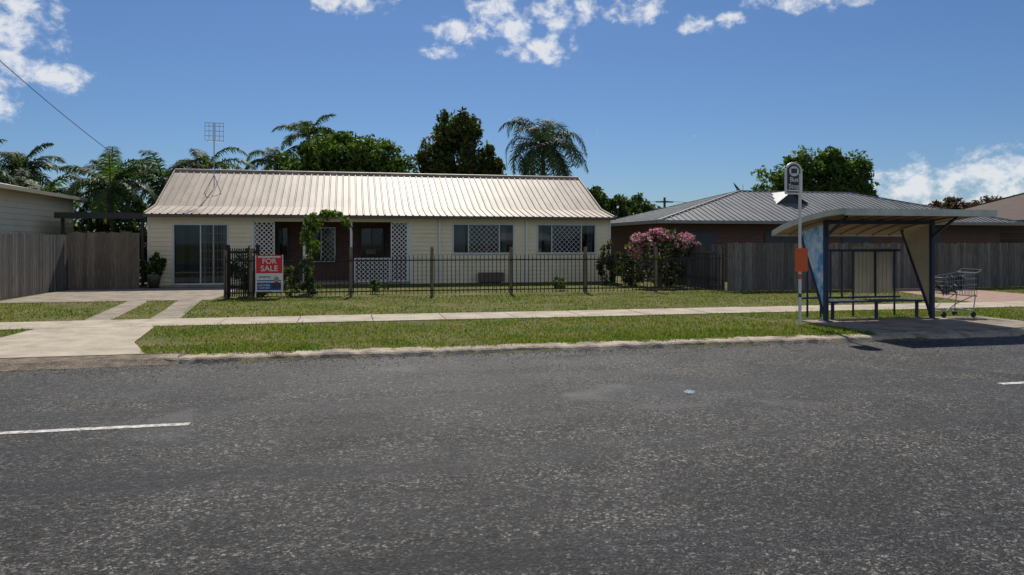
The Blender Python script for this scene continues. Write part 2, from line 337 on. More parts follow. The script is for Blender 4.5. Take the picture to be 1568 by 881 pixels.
def tree(name,x,y,clumps,n,size,mats,seed,base=0,tr=.22,probs=None,sub=22,subr=.3):
    e=empty(name); rr=random.Random(seed)
    mb=MB(); cz=sum(c[2] for c in clumps)/len(clumps)
    fork=base+(cz-base)*.5
    mb.tube([(x,y,base-.05),(x+.05,y,base+(fork-base)*.5),(x,y+.03,fork)],[tr*1.2,tr,tr*.8],8)
    for c in clumps:
        p=Vector((x,y,fork)); q=Vector(c[:3]); mid=p.lerp(q,.5)+Vector((rr.uniform(-.2,.2),rr.uniform(-.2,.2),-.15))
        mb.tube([p,mid,q],[tr*.6,tr*.4,tr*.15],6)
        for k in range(3):
            q2=q+Vector((rr.uniform(-1,1)*c[3]*.7,rr.uniform(-1,1)*c[4]*.7,rr.uniform(-.2,1)*c[5]*.7)); mb.tube([mid.lerp(q,.5),q2],[tr*.2,tr*.06],5)
    mb.obj('trunk_and_limbs',[M_trunk],e)
    leaves('crown',clumps,n,size,mats,seed,e,probs=probs,sub=sub,subr=subr); return e
def palm(name,x,y,h,nf,L,seed,droop=1.9,mat=None,tr=.13,ll=.55,e0=(80,-15),lean=(0,0),wind=0):
    r=random.Random(seed); e=empty(name); mat=mat or M_palm; mb=MB()
    mb.tube([(x-lean[0],y-lean[1],-.05),(x-lean[0]*.4,y-lean[1]*.4,h*.5),(x,y,h-.2),(x,y,h+.15)],[tr*1.3,tr,tr*.9,tr*.6],9); mb.obj('trunk',[M_ptrunk],e)
    V=[];F=MB()
    for i in range(nf):
        az=i*2.399+r.uniform(-.35,.35); k=(i+.5)/nf
        el=math.radians(e0[0]+(e0[1]-e0[0])*k+r.uniform(-12,12)); Lf=L*r.uniform(.75,1.15); ns=24; ds=Lf/ns
        p=Vector((x,y,h)); pts=[p.copy()]; dirs=[]
        dr=droop*r.uniform(.7,1.3)
        for s in range(ns):
            d=Vector((math.cos(az)*math.cos(el)+wind*s/ns,math.sin(az)*math.cos(el),math.sin(el))).normalized(); p=p+d*ds; pts.append(p.copy()); dirs.append(d); el=max(el-dr/ns*(.5+s/ns),-1.45)
        F.tube(pts[::5]+[pts[-1]],[.03*(1-j/8) for j in range(len(pts[::5])+1)],4)
        side=Vector((-math.sin(az),math.cos(az),0))
        for s in range(3,ns+1):
            t=s/ns; l=ll*(math.sin(math.pi*min(.97,t*.86+.1)))**.6
            d=dirs[min(s,ns-1)]
            for sg in (-1,1):
              for hs in (0,.5):
                base=pts[s]-d*ds*hs
                dd=(side*sg*r.uniform(.8,1)+d*r.uniform(.4,.8)+Vector((0,0,r.uniform(-.5,.25)))).normalized()
                m1=base+dd*l*.55; dd2=(dd+Vector((0,0,-r.uniform(.5,1.1)))).normalized(); tip=m1+dd2*l*.5
                wv=d*.028
                V+=[base-wv,base+wv,m1+wv,m1-wv]; V+=[m1-wv,m1+wv,tip+wv*.2,tip-wv*.2]
    F.obj('frond_stems',[mat],e)
    np_mesh('fronds',np.array([tuple(q) for q in V]),4,[mat],None,e); return e
K=dict(e0=(72,-25))
palm('palm_tree',-15.3,34,4.1,22,2.6,1,mat=M_palmd,**K)
palm('palm_tree',-14.6,38,4.9,22,2.5,2,mat=M_palmd,**K)
palm('palm_tree',-12.6,35,3.5,20,2.3,3,mat=M_palm,**K)
palm('palm_tree',-9.9,34.5,4.0,22,2.6,4,mat=M_palm,**K)
palm('palm_tree',-11.4,40,4.6,20,2.5,14,mat=M_palmd,**K)
palm('palm_tree',-8.6,38,4.6,18,2.4,15,mat=M_palmd,**K)
palm('palm_tree',-7.0,40,5.3,18,2.5,5,mat=M_palm,**K)
palm('palm_tree',-3.9,43,6.1,15,2.4,6,e0=(55,-15))
palm('palm_tree',-2.2,44,7.7,10,2.1,7,e0=(85,15))
palm('palm_tree',-.9,45,7.3,8,1.8,8,e0=(85,25))
palm('queen_palm_tree',11.0,41.5,7.2,30,3.4,9,droop=2.9,ll=.85,e0=(80,-32),mat=M_palmd,lean=(-.5,0),wind=.25)
leaves('background_shrubbery',[(-15,38,1.8,3,1.5,2),(-10.5,40,1.9,3,1.5,2.0),(-7,41,1.9,2,1.5,1.8),(-18,38,2.0,2.5,1.5,2.2)],9000,.18,[M_leafB,M_palmd],33,sub=30)
tree('mango_tree',-.2,42.5,[(-2.3,42,5.2,1.7,2,1.5),(-.4,42,6.1,2.3,2.2,1.6),(1.7,42.5,5.5,2.0,2,1.6),(.9,42,6.4,1.6,1.6,1.2),(-1.5,42.4,6.0,1.4,1.5,1.2),(-.4,42,4.4,3.8,2.2,1.4),(2.7,42.3,4.8,1.2,1.5,1.2)],24000,.16,[M_leafA,M_leafB],41,probs=[.8,.2],tr=.3,sub=26,subr=.32)
tree('fig_tree',6.2,43.5,[(6.0,43.5,8.2,.9,1.1,1.2),(5.0,43.2,6.9,1.2,1.3,1.7),(7.0,43.2,7.3,1.1,1.2,1.9),(8.0,43.4,5.9,1.1,1.2,1.4),(4.6,43.6,5.4,1.2,1.3,1.4),(6.4,43,5.7,2.0,1.5,2.4),(8.3,43.6,4.7,1.5,1.3,1.4),(5.7,43.2,7.6,.6,.8,.9)],19000,.16,[M_leafB,M_leafA,M_leafR],42,probs=[.66,.21,.13],tr=.28,sub=14,subr=.36)
tree('shrub_tree',16.3,44,[(15.3,44,3.8,1.1,1.2,1.1),(16.9,44,3.6,1.3,1.2,1.0),(18.3,45,3.6,1.4,1.2,1.2),(14.3,43,3.9,.9,1,1.2)],6500,.16,[M_leafB,M_leafA],43,probs=[.7,.3])
tree('shrub_tree',22.6,50,[(22.6,50,3.4,.9,.9,.7)],1200,.16,[M_leafA],44)
tree('shade_tree',33.9,48,[(31.0,48,5.8,2.1,1.8,1.6),(33.6,48,6.8,2.6,2,1.7),(36.7,48.2,5.9,2.2,1.8,1.7),(32.4,48,4.8,3.0,2,1.5),(35.4,48,6.8,2.2,1.8,1.5),(35,48,4.8,3.0,2,1.4)],22000,.18,[M_leafA,M_leafB],45,probs=[.72,.28],tr=.3,sub=26,subr=.34)
tree('red_leaf_shrub',46,46,[(43.5,46,4.2,2,1,.9),(47.5,46,4.4,2.2,1,.9)],3000,.16,[M_red,M_leafB],46,probs=[.6,.4])
leaves('distant_trees',[(x,130+random.uniform(-10,10),2.0,8,3,random.uniform(2,4.2)) for x in range(-130,260,12)],16000,.7,[M_leafB,M_leafA],47,sub=20)
# ------------------------------------------------------------------ main house
H=empty('weatherboard_house'); FV=29.35
def lap(mb,u0,u1,z0,z1,V,holes,bh=.165,dep=.024,m=0):
    nb=math.ceil((z1-z0)/bh); zs={z0,z1}
    for k in range(nb): zs.add(min(z1,z0+k*bh))
    for h in holes:
        for z in (h[2],h[3]):
            if z0<z<z1: zs.add(z)
    zs=sorted(zs)
    for a,b in zip(zs[:-1],zs[1:]):
        if b-a<1e-5: continue
        mid=(a+b)/2; k=math.floor((mid-z0)/bh); Y=lambda z: V-dep*(1-(z-z0-k*bh)/bh)
        cuts=sorted([(h[0],h[1]) for h in holes if h[2]<mid<h[3]]); x=u0; seg=[]
        for c in cuts: seg.append((x,c[0])); x=c[1]
        seg.append((x,u1))
        for p,q in seg:
            if q-p<.001: continue
            mb.quad([(p,Y(a),a),(q,Y(a),a),(q,Y(b),b),(p,Y(b),b)],m)
            if abs(a-(z0+k*bh))<1e-4: mb.quad([(p,V,a),(q,V,a),(q,V-dep,a),(p,V-dep,a)],m)
D=(-6.31,-4.37,.06,2.32); W1=(4.07,6.59,1.17,2.38); W2=(7.55,10.08,1.17,2.38)
mb=MB()
lap(mb,-7.15,-3.51,0,2.64,FV,[D]); lap(mb,2.39,10.70,0,2.64,FV,[W1,W2])
for ux in (-7.15,10.70):
    mb.quad([(ux,FV,0),(ux,38.6,0),(ux,38.6,2.62),(ux,34,4.62),(ux,30.7,2.97),(ux,FV,2.62)])
mb.quad([(-7.15,38.6,0),(10.7,38.6,0),(10.7,38.6,2.62),(-7.15,38.6,2.62)])
mb.quad([(-3.51,FV,0),(-3.51,31.2,0),(-3.51,31.2,2.6),(-3.51,FV,2.6)]); mb.quad([(2.39,FV,0),(2.39,31.2,0),(2.39,31.2,2.6),(2.39,FV,2.6)])
mb.quad([(-3.51,FV,2.55),(2.39,FV,2.55),(2.39,31.2,2.55),(-3.51,31.2,2.55)])
mb.box(-3.51,2.39,FV-.02,FV+.08,2.42,2.64)
for ux in (-7.17,-3.55,2.37,10.66): mb.box(ux,ux+.07,FV-.039,FV-.009 ,0,2.6,1)
mb.obj('cladding_walls',[M_cream,M_white],H)
mb=MB(); mb.quad([(-3.51,31.2,0),(2.39,31.2,0),(2.39,31.2,2.55),(-3.51,31.2,2.55)]); mb.obj('porch_brick_wall',[M_brick],H)
mb=MB(); mb.box(-3.5,2.38,FV-.1,31.19,-.02,.09); mb.box(-6.6,-4.1,28.7,29.3,-.02,.05); mb.obj('porch_floor',[M_concd],H)
def ribbed(mb,prof,u0,u1,pitch=.25,amp=.03,m=0):
    cols=[];u=u0
    while u<u1:
        for a,b in ((0,0),(pitch*.72,0),(pitch*.79,1),(pitch*.91,1)):
            if u+a<=u1: cols.append((u+a,b*amp))
        u+=pitch
    cols.append((u1,0)); i0=len(mb.v)
    for (u,o) in cols:
        for (v,z) in prof: mb.v.append((u,v,z+o))
    k=len(prof)
    for i in range(len(cols)-1):
        for j in range(k-1): mb.f.append((i0+i*k+j,i0+(i+1)*k+j,i0+(i+1)*k+j+1,i0+i*k+j+1)); mb.m.append(m)
mb=MB(); ribbed(mb,[(29.08,2.67),(30.7,3.03),(34,4.69)],-7.2,10.78,.27,.032); ribbed(mb,[(34,4.69),(38.9,2.67)],-7.2,10.78,.27,.032)
mb.obj('corrugated_roof',[M_roof],H)
mb=MB()
mb.tube([(-7.22,34,4.72),(10.8,34,4.72)],.07,8,0)
for ux in (-7.24,10.78):
    for a,b in (((29.08,2.66),(30.7,3.02)),((30.7,3.02),(34,4.68)),((34,4.68),(38.9,2.66))): mb.beam((ux+.02,a[0],a[1]),(ux+.02,b[0],b[1]),.05,.14,0)
mb.obj('ridge_and_barges',[M_roof],H)
mb=MB(); mb.box(-7.25,10.83,28.97,29.09,2.55,2.66,0)
for ux in (3.55,7.1): mb.box(ux-.035,ux+.035,FV-.11,FV-.04,0,2.6,1)
mb.quad([(-7.2,29.09,2.6),(10.78,29.09,2.6),(10.78,FV,2.62),(-7.2,FV,2.62)],1)
mb.obj('gutter_and_downpipes',[M_gut,M_white],H)
def grille(mb,u0,u1,z0,z1,V,s=.20,w=.016,m=0):
    W=u1-u0;Hh=z1-z0
    c=-Hh
    while c<W:
        for sg in (0,1):
            x0=max(0,c);y0=x0-c;x1=min(W,c+Hh);y1=x1-c
            if x1-x0>.02:
                a=(u0+x0,V,z0+y0) if not sg else (u1-x0,V+.006,z0+y0); b=(u0+x1,V,z0+y1) if not sg else (u1-x1,V+.006,z0+y1)
                mb.beam(a,b,w,.006,m,up=(0,1,0))
        c+=s
def window(name,u0,u1,z0,z1,V,mull,grl=(),curt=(),fm=None):
    mb=MB(); f=.05; y0=V-.045; y1=V+.07
    mb.box(u0,u1,y0,y1,z1-f,z1,0); mb.box(u0,u1,y0-.02,y1,z0-.02,z0+f,0); mb.box(u0,u0+f,y0,y1,z0+f,z1-f,0); mb.box(u1-f,u1,y0,y1,z0+f,z1-f,0)
    for x in mull: mb.box(x-.022,x+.022,V-.02,V+.05,z0+f,z1-f,0)
    mb.quad([(u0+f,V+.03,z0+f),(u1-f,V+.03,z0+f),(u1-f,V+.03,z1-f),(u0+f,V+.03,z1-f)],1)
    for a,b in grl: grille(mb,a,b,z0+f,z1-f,V-.03,m=0)
    for a,b,mi in curt:
        n=int((b-a)/.05); 
        for k in range(n):
            x=a+(b-a)*k/n; xx=a+(b-a)*(k+1)/n; d0=.02*(k%2); d1=.02*((k+1)%2)
            mb.quad([(x,V+.14+d0,z0),(xx,V+.14+d1,z0),(xx,V+.14+d1,z1),(x,V+.14+d0,z1)],mi)
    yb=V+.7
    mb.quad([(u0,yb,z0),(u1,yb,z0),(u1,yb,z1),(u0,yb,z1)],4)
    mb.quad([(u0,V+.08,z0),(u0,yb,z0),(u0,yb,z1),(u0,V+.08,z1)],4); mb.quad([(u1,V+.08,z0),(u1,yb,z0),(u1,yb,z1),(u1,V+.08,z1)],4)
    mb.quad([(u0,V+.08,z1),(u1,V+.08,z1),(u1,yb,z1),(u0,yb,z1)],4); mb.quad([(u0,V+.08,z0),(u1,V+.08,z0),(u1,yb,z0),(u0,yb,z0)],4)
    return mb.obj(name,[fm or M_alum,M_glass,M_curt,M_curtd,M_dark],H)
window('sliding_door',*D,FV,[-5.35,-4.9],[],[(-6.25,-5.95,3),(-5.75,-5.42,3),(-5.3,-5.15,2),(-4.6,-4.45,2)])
mb=MB(); 
for z in np.arange(.35,2.2,.32): mb.box(-5.32,-4.42,FV-.034,FV-.024,z,z+.012)
for x in np.arange(-5.2,-4.45,.15): mb.box(x,x+.010,FV-.046,FV-.036,.12,2.26)
mb.obj('security_screen_bars',[M_screen],H)
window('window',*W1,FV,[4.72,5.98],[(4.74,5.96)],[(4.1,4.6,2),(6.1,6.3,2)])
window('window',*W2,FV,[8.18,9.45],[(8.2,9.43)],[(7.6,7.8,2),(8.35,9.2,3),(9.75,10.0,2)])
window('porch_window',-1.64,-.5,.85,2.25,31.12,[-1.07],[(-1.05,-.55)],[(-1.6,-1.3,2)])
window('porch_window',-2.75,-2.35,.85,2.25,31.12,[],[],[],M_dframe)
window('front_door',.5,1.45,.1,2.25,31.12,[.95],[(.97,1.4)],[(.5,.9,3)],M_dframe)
mb=MB()
for ux in (-1.64,.12,2.33): mb.box(ux-.045,ux+.045,FV-.005,FV+.085,.09,2.42)
for (a,b,z0,z1) in ((-3.46,-2.74,.1,2.40),(1.66,2.28,.1,2.40),(.25,1.6,.1,1.0)):
    grille(mb,a,b,z0,z1,FV+.03,s=.17,w=.032)
    mb.box(a,b,FV+.01,FV+.06,z1-.02,z1+.02); mb.box(a,b,FV+.01,FV+.06,z0-.01,z0+.03); mb.box(a-.02,a+.02,FV+.01,FV+.06,z0+.03,z1-.02); mb.box(b-.02,b+.02,FV+.01,FV+.06,z0+.03,z1-.02)
mb.obj('porch_posts_and_lattice',[M_white],H)
mb=MB(); mb.box(5.1,6.1,29.0,29.28,.05,.42,0); mb.box(.7,1.1,30.7,31.0,1.15,1.35,0); mb.obj('outdoor_unit',[M_gut],H)
A=empty('tv_antenna'); mb=MB(); ax,ay=-5.37,32.3
mb.tube([(ax,ay,3.8),(ax,ay,6.55)],.022,6); mb.tube([(ax+.35,ay-.5,3.6),(ax,ay,4.4)],.014,5); mb.tube([(ax-.3,ay-.5,3.6),(ax,ay,4.4)],.014,5)
for z in (5.8,6.0,6.2,6.4,6.53):
    mb.tube([(ax-.36,ay,z),(ax-.04,ay,z)],.012,4); mb.tube([(ax+.04,ay,z),(ax+.36,ay,z)],.012,4)
for x in (-.36,-.2,-.05,.05,.2,.36): mb.tube([(ax+x,ay+.03,5.78),(ax+x,ay+.03,6.55)],.008,4)
mb.tube([(ax-.3,ay-.3,5.75),(ax+.3,ay+.3,5.75)],.01,4)
mb.obj('mast_and_elements',[M_galv],A)
# ------------------------------------------------------------------ fences
def palings(name,axis,c,a0,a1,h,mat,bw=.1):
    mb=MB(); a=a0
    while a<a1:
        hh=h+random.uniform(-.03,.025); o=random.uniform(0,.006)
        if axis=='u': mb.box(a,a+bw-.007,c-.018-o,c-o,.01,hh)
        else: mb.box(c-o,c+.018-o,a,a+bw-.007,.01,hh)
        a+=bw
    for z in (.35,h-.3):
        if axis=='u': mb.box(a0,a1,c+.002,c+.04,z,z+.08)
        else: mb.box(c-.045,c-.008,a0,a1,z,z+.08)
    return mb.obj(name,[mat])
palings('timber_fence','v',-9.5,14,28.3,1.88,M_timb,.13)
palings('timber_gate_fence','u',28.3,-9.45,-7.2,1.98,M_timb2,.12)
palings('timber_fence','u',22.35,12.25,34,1.6,M_timb,.13)
palings('timber_fence','v',12.2,22.45,30.5,1.55,M_timb,.13)
F=empty('iron_picket_fence'); mb=MB(); x=-3.44; fv=22.5
while x<12.1:
    mb.box(x-.009,x+.009,fv-.009,fv+.009,.05,1.19); 
    mb.quad([(x-.014,fv,1.19),(x,fv-.01,1.19),(x+.014,fv,1.19),(x,fv,1.25)]); x+=.128
for z in (.16,1.08): mb.box(-3.44,12.1,fv-.02,fv-.010,z-.018,z+.018)
mb.obj('pickets_and_rails',[M_black],F)
mb=MB()
for x in (-3.44,-2.75,.08,2.5,4.97,7.4,9.8,12.1):
    h=1.48 if x>0 else 1.4
    mb.box(x-.045,x+.045,fv+.01,fv+.10,-.02,h)
mb.obj('posts',[M_post],F)
G=empty('pedestrian_gate'); mb=MB()
for x in np.arange(-3.40,-2.6,.06): mb.box(x,x+.03,22.63,22.65,.05,1.45)
mb.box(-3.44,-3.34,22.62,22.72,0,1.55); mb.box(-2.62,-2.52,22.62,22.72,0,1.55)
for z in (.3,.75,1.3): mb.box(-3.34,-2.62,22.655,22.69,z,z+.06)
mb.obj('gate_bars',[M_black],G)
leaves('fence_shrub',[(-3.0,22.98,.8,.45,.3,.6),(-2.7,23.3,.4,.5,.4,.4)],2600,.06,[M_leafB],51,sub=18)
AR=empty('garden_arch'); mb=MB(); av=24.3
def archpts(y,cx=-.55,r=.72,h=1.85): return [(cx-r,y,0),(cx-r,y,h)]+[(cx-r*math.cos(t),y,h+r*math.sin(t)) for t in np.linspace(.3,math.pi-.3,7)]+[(cx+r,y,h),(cx+r,y,0)]
for y in (av,av+.5): mb.tube(archpts(y),.014,5)
P0=archpts(av);P1=archpts(av+.5)
for a,b in zip(P0[1:-1],P1[1:-1]): mb.tube([a,b],.01,4)
for z in np.arange(.3,1.8,.3):
    for s in (-1.27,.17): mb.tube([(s,av,z),(s,av+.5,z)],.01,4)
mb.obj('arch_frame',[M_black],AR)
leaves('climbing_vine',[(-1.27,av+.2,1.75,.22,.3,.7),(-1.2,av+.2,.7,.13,.25,.7),(-1.0,av+.2,2.3,.32,.3,.30),(-.5,av+.2,2.5,.42,.3,.20),(-.05,av+.2,2.25,.15,.2,.2),(-1.0,av+.2,1.5,.15,.2,.2)],2200,.06,[M_leafC,M_leafA],52,parent=AR,probs=[.75,.25],sub=20,subr=.26)
leaves('garden_shrub',[(-1.7,23.3,.45,.35,.3,.45),(-1.1,23.2,.3,.3,.25,.3),(-1.3,23.2,.85,.15,.15,.35)],1900,.055,[M_leafA,M_leafB,M_flow],53,probs=[.6,.36,.04],sub=16)
leaves('garden_shrub',[(.9,23.5,.22,.3,.25,.22),(7.0,24,.25,.3,.25,.25),(-2.3,23.5,.5,.3,.25,.5)],1500,.05,[M_leafA,M_leafB],54,sub=12)
BV=tree('flowering_bougainvillea',11.1,25.2,[(10.4,25.0,1.45,.6,.5,.42),(11.2,25,1.65,.65,.5,.4),(11.9,25,1.45,.5,.4,.4),(11.0,25.1,1.0,.85,.5,.5)],4200,.065,[M_leafB,M_leafA,M_flow],55,probs=[.60,.28,.12],tr=.07,sub=24,subr=.32)
leaves('blossom',[(10.3,24.9,1.70,.65,.45,.26),(11.1,24.9,1.90,.65,.45,.22),(11.9,24.9,1.66,.6,.4,.28),(10.1,24.9,1.3,.3,.3,.22),(12.5,24.9,1.3,.32,.3,.3)],2100,.07,[M_flow,M_leafA],59,parent=BV,probs=[.80,.20],sub=16,subr=.26)
leaves('dark_shrub',[(10.3,26.0,.55,.6,.5,.6),(11.6,25.6,.5,.7,.4,.5),(9.8,27,.8,.4,.4,.8)],4000,.08,[M_leafB,M_leafR],56,probs=[.8,.2],sub=20)
PP=empty('potted_plant'); mb=MB(); mb.tube([(-6.78,28.6,0),(-6.78,28.6,.3),(-6.78,28.6,.42)],[.16,.22,.25],14); mb.obj('pot',[M_terra],PP,True)
leaves('foliage',[(-6.78,28.6,.8,.42,.35,.42)],420,.13,[M_leafA,M_leafB],57,parent=PP,sub=14,subr=.22)
SG=empty('for_sale_sign'); mb=MB(); u0,u1=-2.58,-1.86; y=22.36
mb.box(u0,u1,y,y+.02,.73,1.25,0); mb.box(u0,u1,y,y+.02,.20,.727,1)
mb.box(u0+.03,u1-.03,y-.004,y-.001,.24,.46,2); mb.box(u0+.03,u1-.03,y-.004,y-.001,.50,.53,2)
mb.box(u0-.022,u0-.002,y,y+.03,0,1.26,1); mb.box(u1+.002,u1+.022,y,y+.03,0,1.26,1)
mb.box(u0+.05,u1-.05,y-.004,y-.001,1.18,1.22,1)
cx=-2.02
mb.quad([(cx+.07*math.cos(t),y-.008,.55+.085*math.sin(t)) for t in np.linspace(0,2*math.pi,14)[:-1]],3)
mb.quad([(cx-.13,y-.007,.30),(cx+.13,y-.007,.30),(cx+.11,y-.007,.42),(cx+.04,y-.007,.48),(cx-.04,y-.007,.48),(cx-.11,y-.007,.42)],4)
mb.obj('sign_boards',[M_signred,M_white,M_signblue,M_skin,M_signblk],SG)
text('FOR',(-2.22,y-.006,1.07),.21,M_white,SG,'text_for'); text('SALE',(-2.22,y-.006,.86),.23,M_white,SG,'text_sale')
text('call today\n1234 567',(-2.36,y-.006,.35),.085,M_white,SG,'text_phone'); text('property',(-2.34,y-.004,.63),.09,M_signblue,SG,'text_agency')
# ------------------------------------------------------------------ left neighbour
LN=empty('neighbour_clad_house'); mb=MB(); X=-11.0; bh=.2; z=0
while z<3.35:
    mb.quad([(X+.02,12,z),(X+.02,33.5,z),(X,33.5,z+bh),(X,12,z+bh)]); mb.quad([(X,12,z),(X,33.5,z),(X+.02,33.5,z),(X+.02,12,z)])
    z+=bh
mb.quad([(X,33.5,0),(-19,33.5,0),(-19,33.5,3.4),(X,33.5,3.4)]); mb.quad([(-19,12,0),(X,12,0),(X,12,3.4),(-19,12,3.4)]); mb.quad([(-19,12,0),(-19,33.5,0),(-19,33.5,3.4),(-19,12,3.4)])
mb.obj('walls',[M_cream],LN)
mb=MB(); mb.quad([(X+.35,11.6,3.42),(X+.35,33.9,3.42),(-15,33.9,4.3),(-15,11.6,4.3)]); mb.quad([(-19.3,11.6,3.42),(-19.3,33.9,3.42),(-15,33.9,4.3),(-15,11.6,4.3)]); mb.box(X+.352,X+.47,11.6,33.9,3.32,3.45,0)
mb.quad([(X+.35,33.88,3.42),(-15,33.88,4.3),(-19.3,33.88,3.42)]); mb.quad([(X,11.7,3.40),(X+.35,11.7,3.40),(X+.35,33.8,3.40),(X,33.8,3.40)])
mb.obj('roof',[M_creamd],LN)
CP=empty('carport'); mb=MB()
for p in ((-10.2,30),(-7.5,30),(-10.2,33),(-7.5,33)): mb.box(p[0]-.05,p[0]+.05,p[1]-.05,p[1]+.05,0,2.6)
mb.box(-10.4,-7.35,29.8,33.2,2.6,2.68); mb.box(-10.4,-7.35,29.75,29.79,2.5,2.72)
mb.obj('frame_and_roof',[M_dframe],CP)
leaves('shrubs_behind_gate',[(-9.6,34.2,1.3,1.2,.8,1.3),(-8,34.5,1.2,1.0,.8,1.2)],3500,.13,[M_leafB,M_palmd],61,sub=20)
# ------------------------------------------------------------------ right neighbour
def hip(name,u0,u1,v0,v1,ze,zr,wallm,roofm,inset,ribs=True):
    e=empty(name); vm=(v0+v1)/2; a,b=u0+inset,u1-inset
    mb=MB(); R=[(u0,v0,ze),(u1,v0,ze),(u1,v1,ze),(u0,v1,ze),(a,vm,zr),(b,vm,zr)]
    mb.quad([R[0],R[1],R[5],R[4]]); mb.quad([R[2],R[3],R[4],R[5]]); mb.quad([R[3],R[0],R[4]]); mb.quad([R[1],R[2],R[5]])
    mb.quad([(u0,v0,ze-.12),(u1,v0,ze-.12),(u1,v1,ze-.12),(u0,v1,ze-.12)],1)
    mb.box(u0-.1,u1+.1,v0-.1,v0-.002,ze-.12,ze+.02,2); mb.box(u0-.1,u0-.002,v0,v1,ze-.12,ze+.02,2); mb.box(u1+.002,u1+.1,v0,v1,ze-.12,ze+.02,2)
    if ribs:
        x=u0+.15
        while x<u1:
            k=1.0
            if x<a: k=(x-u0)/inset
            if x>b: k=(u1-x)/inset
            mb.beam((x,v0,ze+.012),(x,v0+(vm-v0)*k,ze+(zr-ze)*k+.012),.06,.05,0); x+=.3
        y=v0+.15
        while y<v1:
            k=1-abs(y-vm)/(vm-v0); mb.beam((u0,y,ze+.012),(u0+inset*k,y,ze+(zr-ze)*k+.012),.06,.05,0,up=(0,0,1)); y+=.3
    mb.tube([R[0],R[4],R[5],R[1]],.07,6); mb.tube([R[3],R[4]],.07,6); mb.tube([R[5],R[2]],.07,6)
    mb.obj('roof',[roofm,M_gut,M_groof if ribs else M_gut],e)
    mb=MB(); s=.7; mb.box(u0+s,u1-s,v0+s,v1-s,0,ze-.13,0); mb.obj('brick_walls',[wallm],e)
    mb=MB(); n=int((u1-u0)/4)
    for i in range(n):
        x=u0+1.5+i*4; y=v0+s
        mb.box(x,x+1.6,y-.04,y-.002,.95,2.1,0); mb.box(x+.06,x+.77,y-.05,y-.041,1.01,2.04,1); mb.box(x+.83,x+1.54,y-.05,y-.041,1.01,2.04,1)
    mb.obj('windows',[M_dframe,M_signblk],e); return e
NH=hip('brick_hip_house',13.2,32.4,30,39,2.58,4.25,M_brick,M_groof,6.4)
mb=MB(); gx,gv=21.3,32.6
zz=lambda v:2.58+(v-30)/4.5*1.67
gz=zz(gv); 
mb.quad([(gx-.75,gv,gz+.01),(gx+.75,gv,gz+.01),(gx,gv,gz+.55)],1)
for s in (-1,1): mb.quad([(gx+s*.9,gv-.15,gz-.04),(gx,gv-.15,gz+.63),(gx,34.4,gz+.63),(gx+s*.9,gv+.1,gz+.06)],0)
mb.obj('front_gablet',[M_groof,M_signblk],NH)
hip('brown_roof_brick_house',33.2,48,30,39,2.75,4.6,M_brick2,M_broof,5.0,ribs=False)
def dish(name,x,y,z,base):
    e=empty(name); mb=MB(); mb.tube([(x,y,base),(x,y,z)],.025,6)
    n=18; prev=None
    ax=Vector((.55,-.35,.55)).normalized(); a=ax.cross(Vector((0,0,1))).normalized(); b=a.cross(ax)
    for k in range(5):
        r=.42*k/4; c=Vector((x,y,z))+ax*(r*r*.7); ring=[tuple(c+(a*math.cos(2*math.pi*j/n)+b*math.sin(2*math.pi*j/n))*max(r,.001)) for j in range(n)]
        if prev:
            for j in range(n): mb.quad([prev[j],prev[(j+1)%n],ring[(j+1)%n],ring[j]])
        prev=ring
    tip=Vector((x,y,z))+ax*.4; mb.tube([tuple(Vector((x,y,z))-b*.36+ax*.1),tuple(tip)],.012,5)
    mb.obj('dish_and_arm',[M_signblk],e,True)
dish('satellite_dish',19.9,35.3,4.4,3.9); dish('satellite_dish',36.0,32.8,4.7,3.7)
SH=empty('garden_shed'); mb=MB(); mb.box(15.4,19,45,49,0,2.6,0); mb.quad([(15.1,44.7,2.6),(19.3,44.7,2.6),(19.3,47,3.3),(15.1,47,3.3)],1); mb.quad([(15.1,49.3,2.6),(19.3,49.3,2.6),(19.3,47,3.3),(15.1,47,3.3)],1); mb.obj('shed_body',[M_creamd,M_groof],SH)
# ------------------------------------------------------------------ bus shelter
B=empty('bus_shelter'); mb=MB(); pv=13.25
prof=[(14.55,1.80),(14.2,1.91),(13.8,2.00),(13.3,2.08),(12.7,2.15),(12.15,2.18)]
U0,U1=9.08,12.42
for (a,b) in zip(prof[:-1],prof[1:]):
    mb.quad([(U0,a[0],a[1]+.05),(U1,a[0],a[1]+.05),(U1,b[0],b[1]+.05),(U0,b[0],b[1]+.05)],0)
    mb.quad([(U0,a[0],a[1]),(U1,a[0],a[1]),(U1,b[0],b[1]),(U0,b[0],b[1])],1)
    for ux in (U0,U1): mb.beam((ux,a[0],a[1]+.025),(ux,b[0],b[1]+.025),.035,.11,0)
mb.box(U0-.018,U1+.018,12.11,12.148,2.12,2.25,0); mb.box(U0-.018,U1+.018,14.552,14.59,1.75,1.86,0)
for u in np.arange(U0+.4,U1,.42):
    for (a,b) in zip(prof[:-1],prof[1:]): mb.beam((u,a[0],a[1]-.015),(u,b[0],b[1]-.015),.03,.03,1)
mb.obj('roof',[M_shroof,M_shund],B)
mb=MB()
for ux in (9.45,11.97):
    mb.beam((ux,pv,0),(ux,pv,2.06),.075,.075,0)
    mb.beam((ux,pv+.04,.12),(ux,14.12,1.88),.05,.05,0)
    mb.beam((ux,pv-.03,1.75),(ux,12.6,2.12),.045,.045,0)
    mb.box(ux-.1,ux+.1,pv-.1,pv+.1,.0,.03,0)
mb.beam((9.49,pv,2.03),(11.93,pv,2.03),.06,.08,0)
bv=14.12
mb.beam((9.5,bv,1.44),(11.92,bv,1.44),.04,.05,0); mb.beam((9.5,bv,.42),(11.92,bv,.42),.04,.04,0)
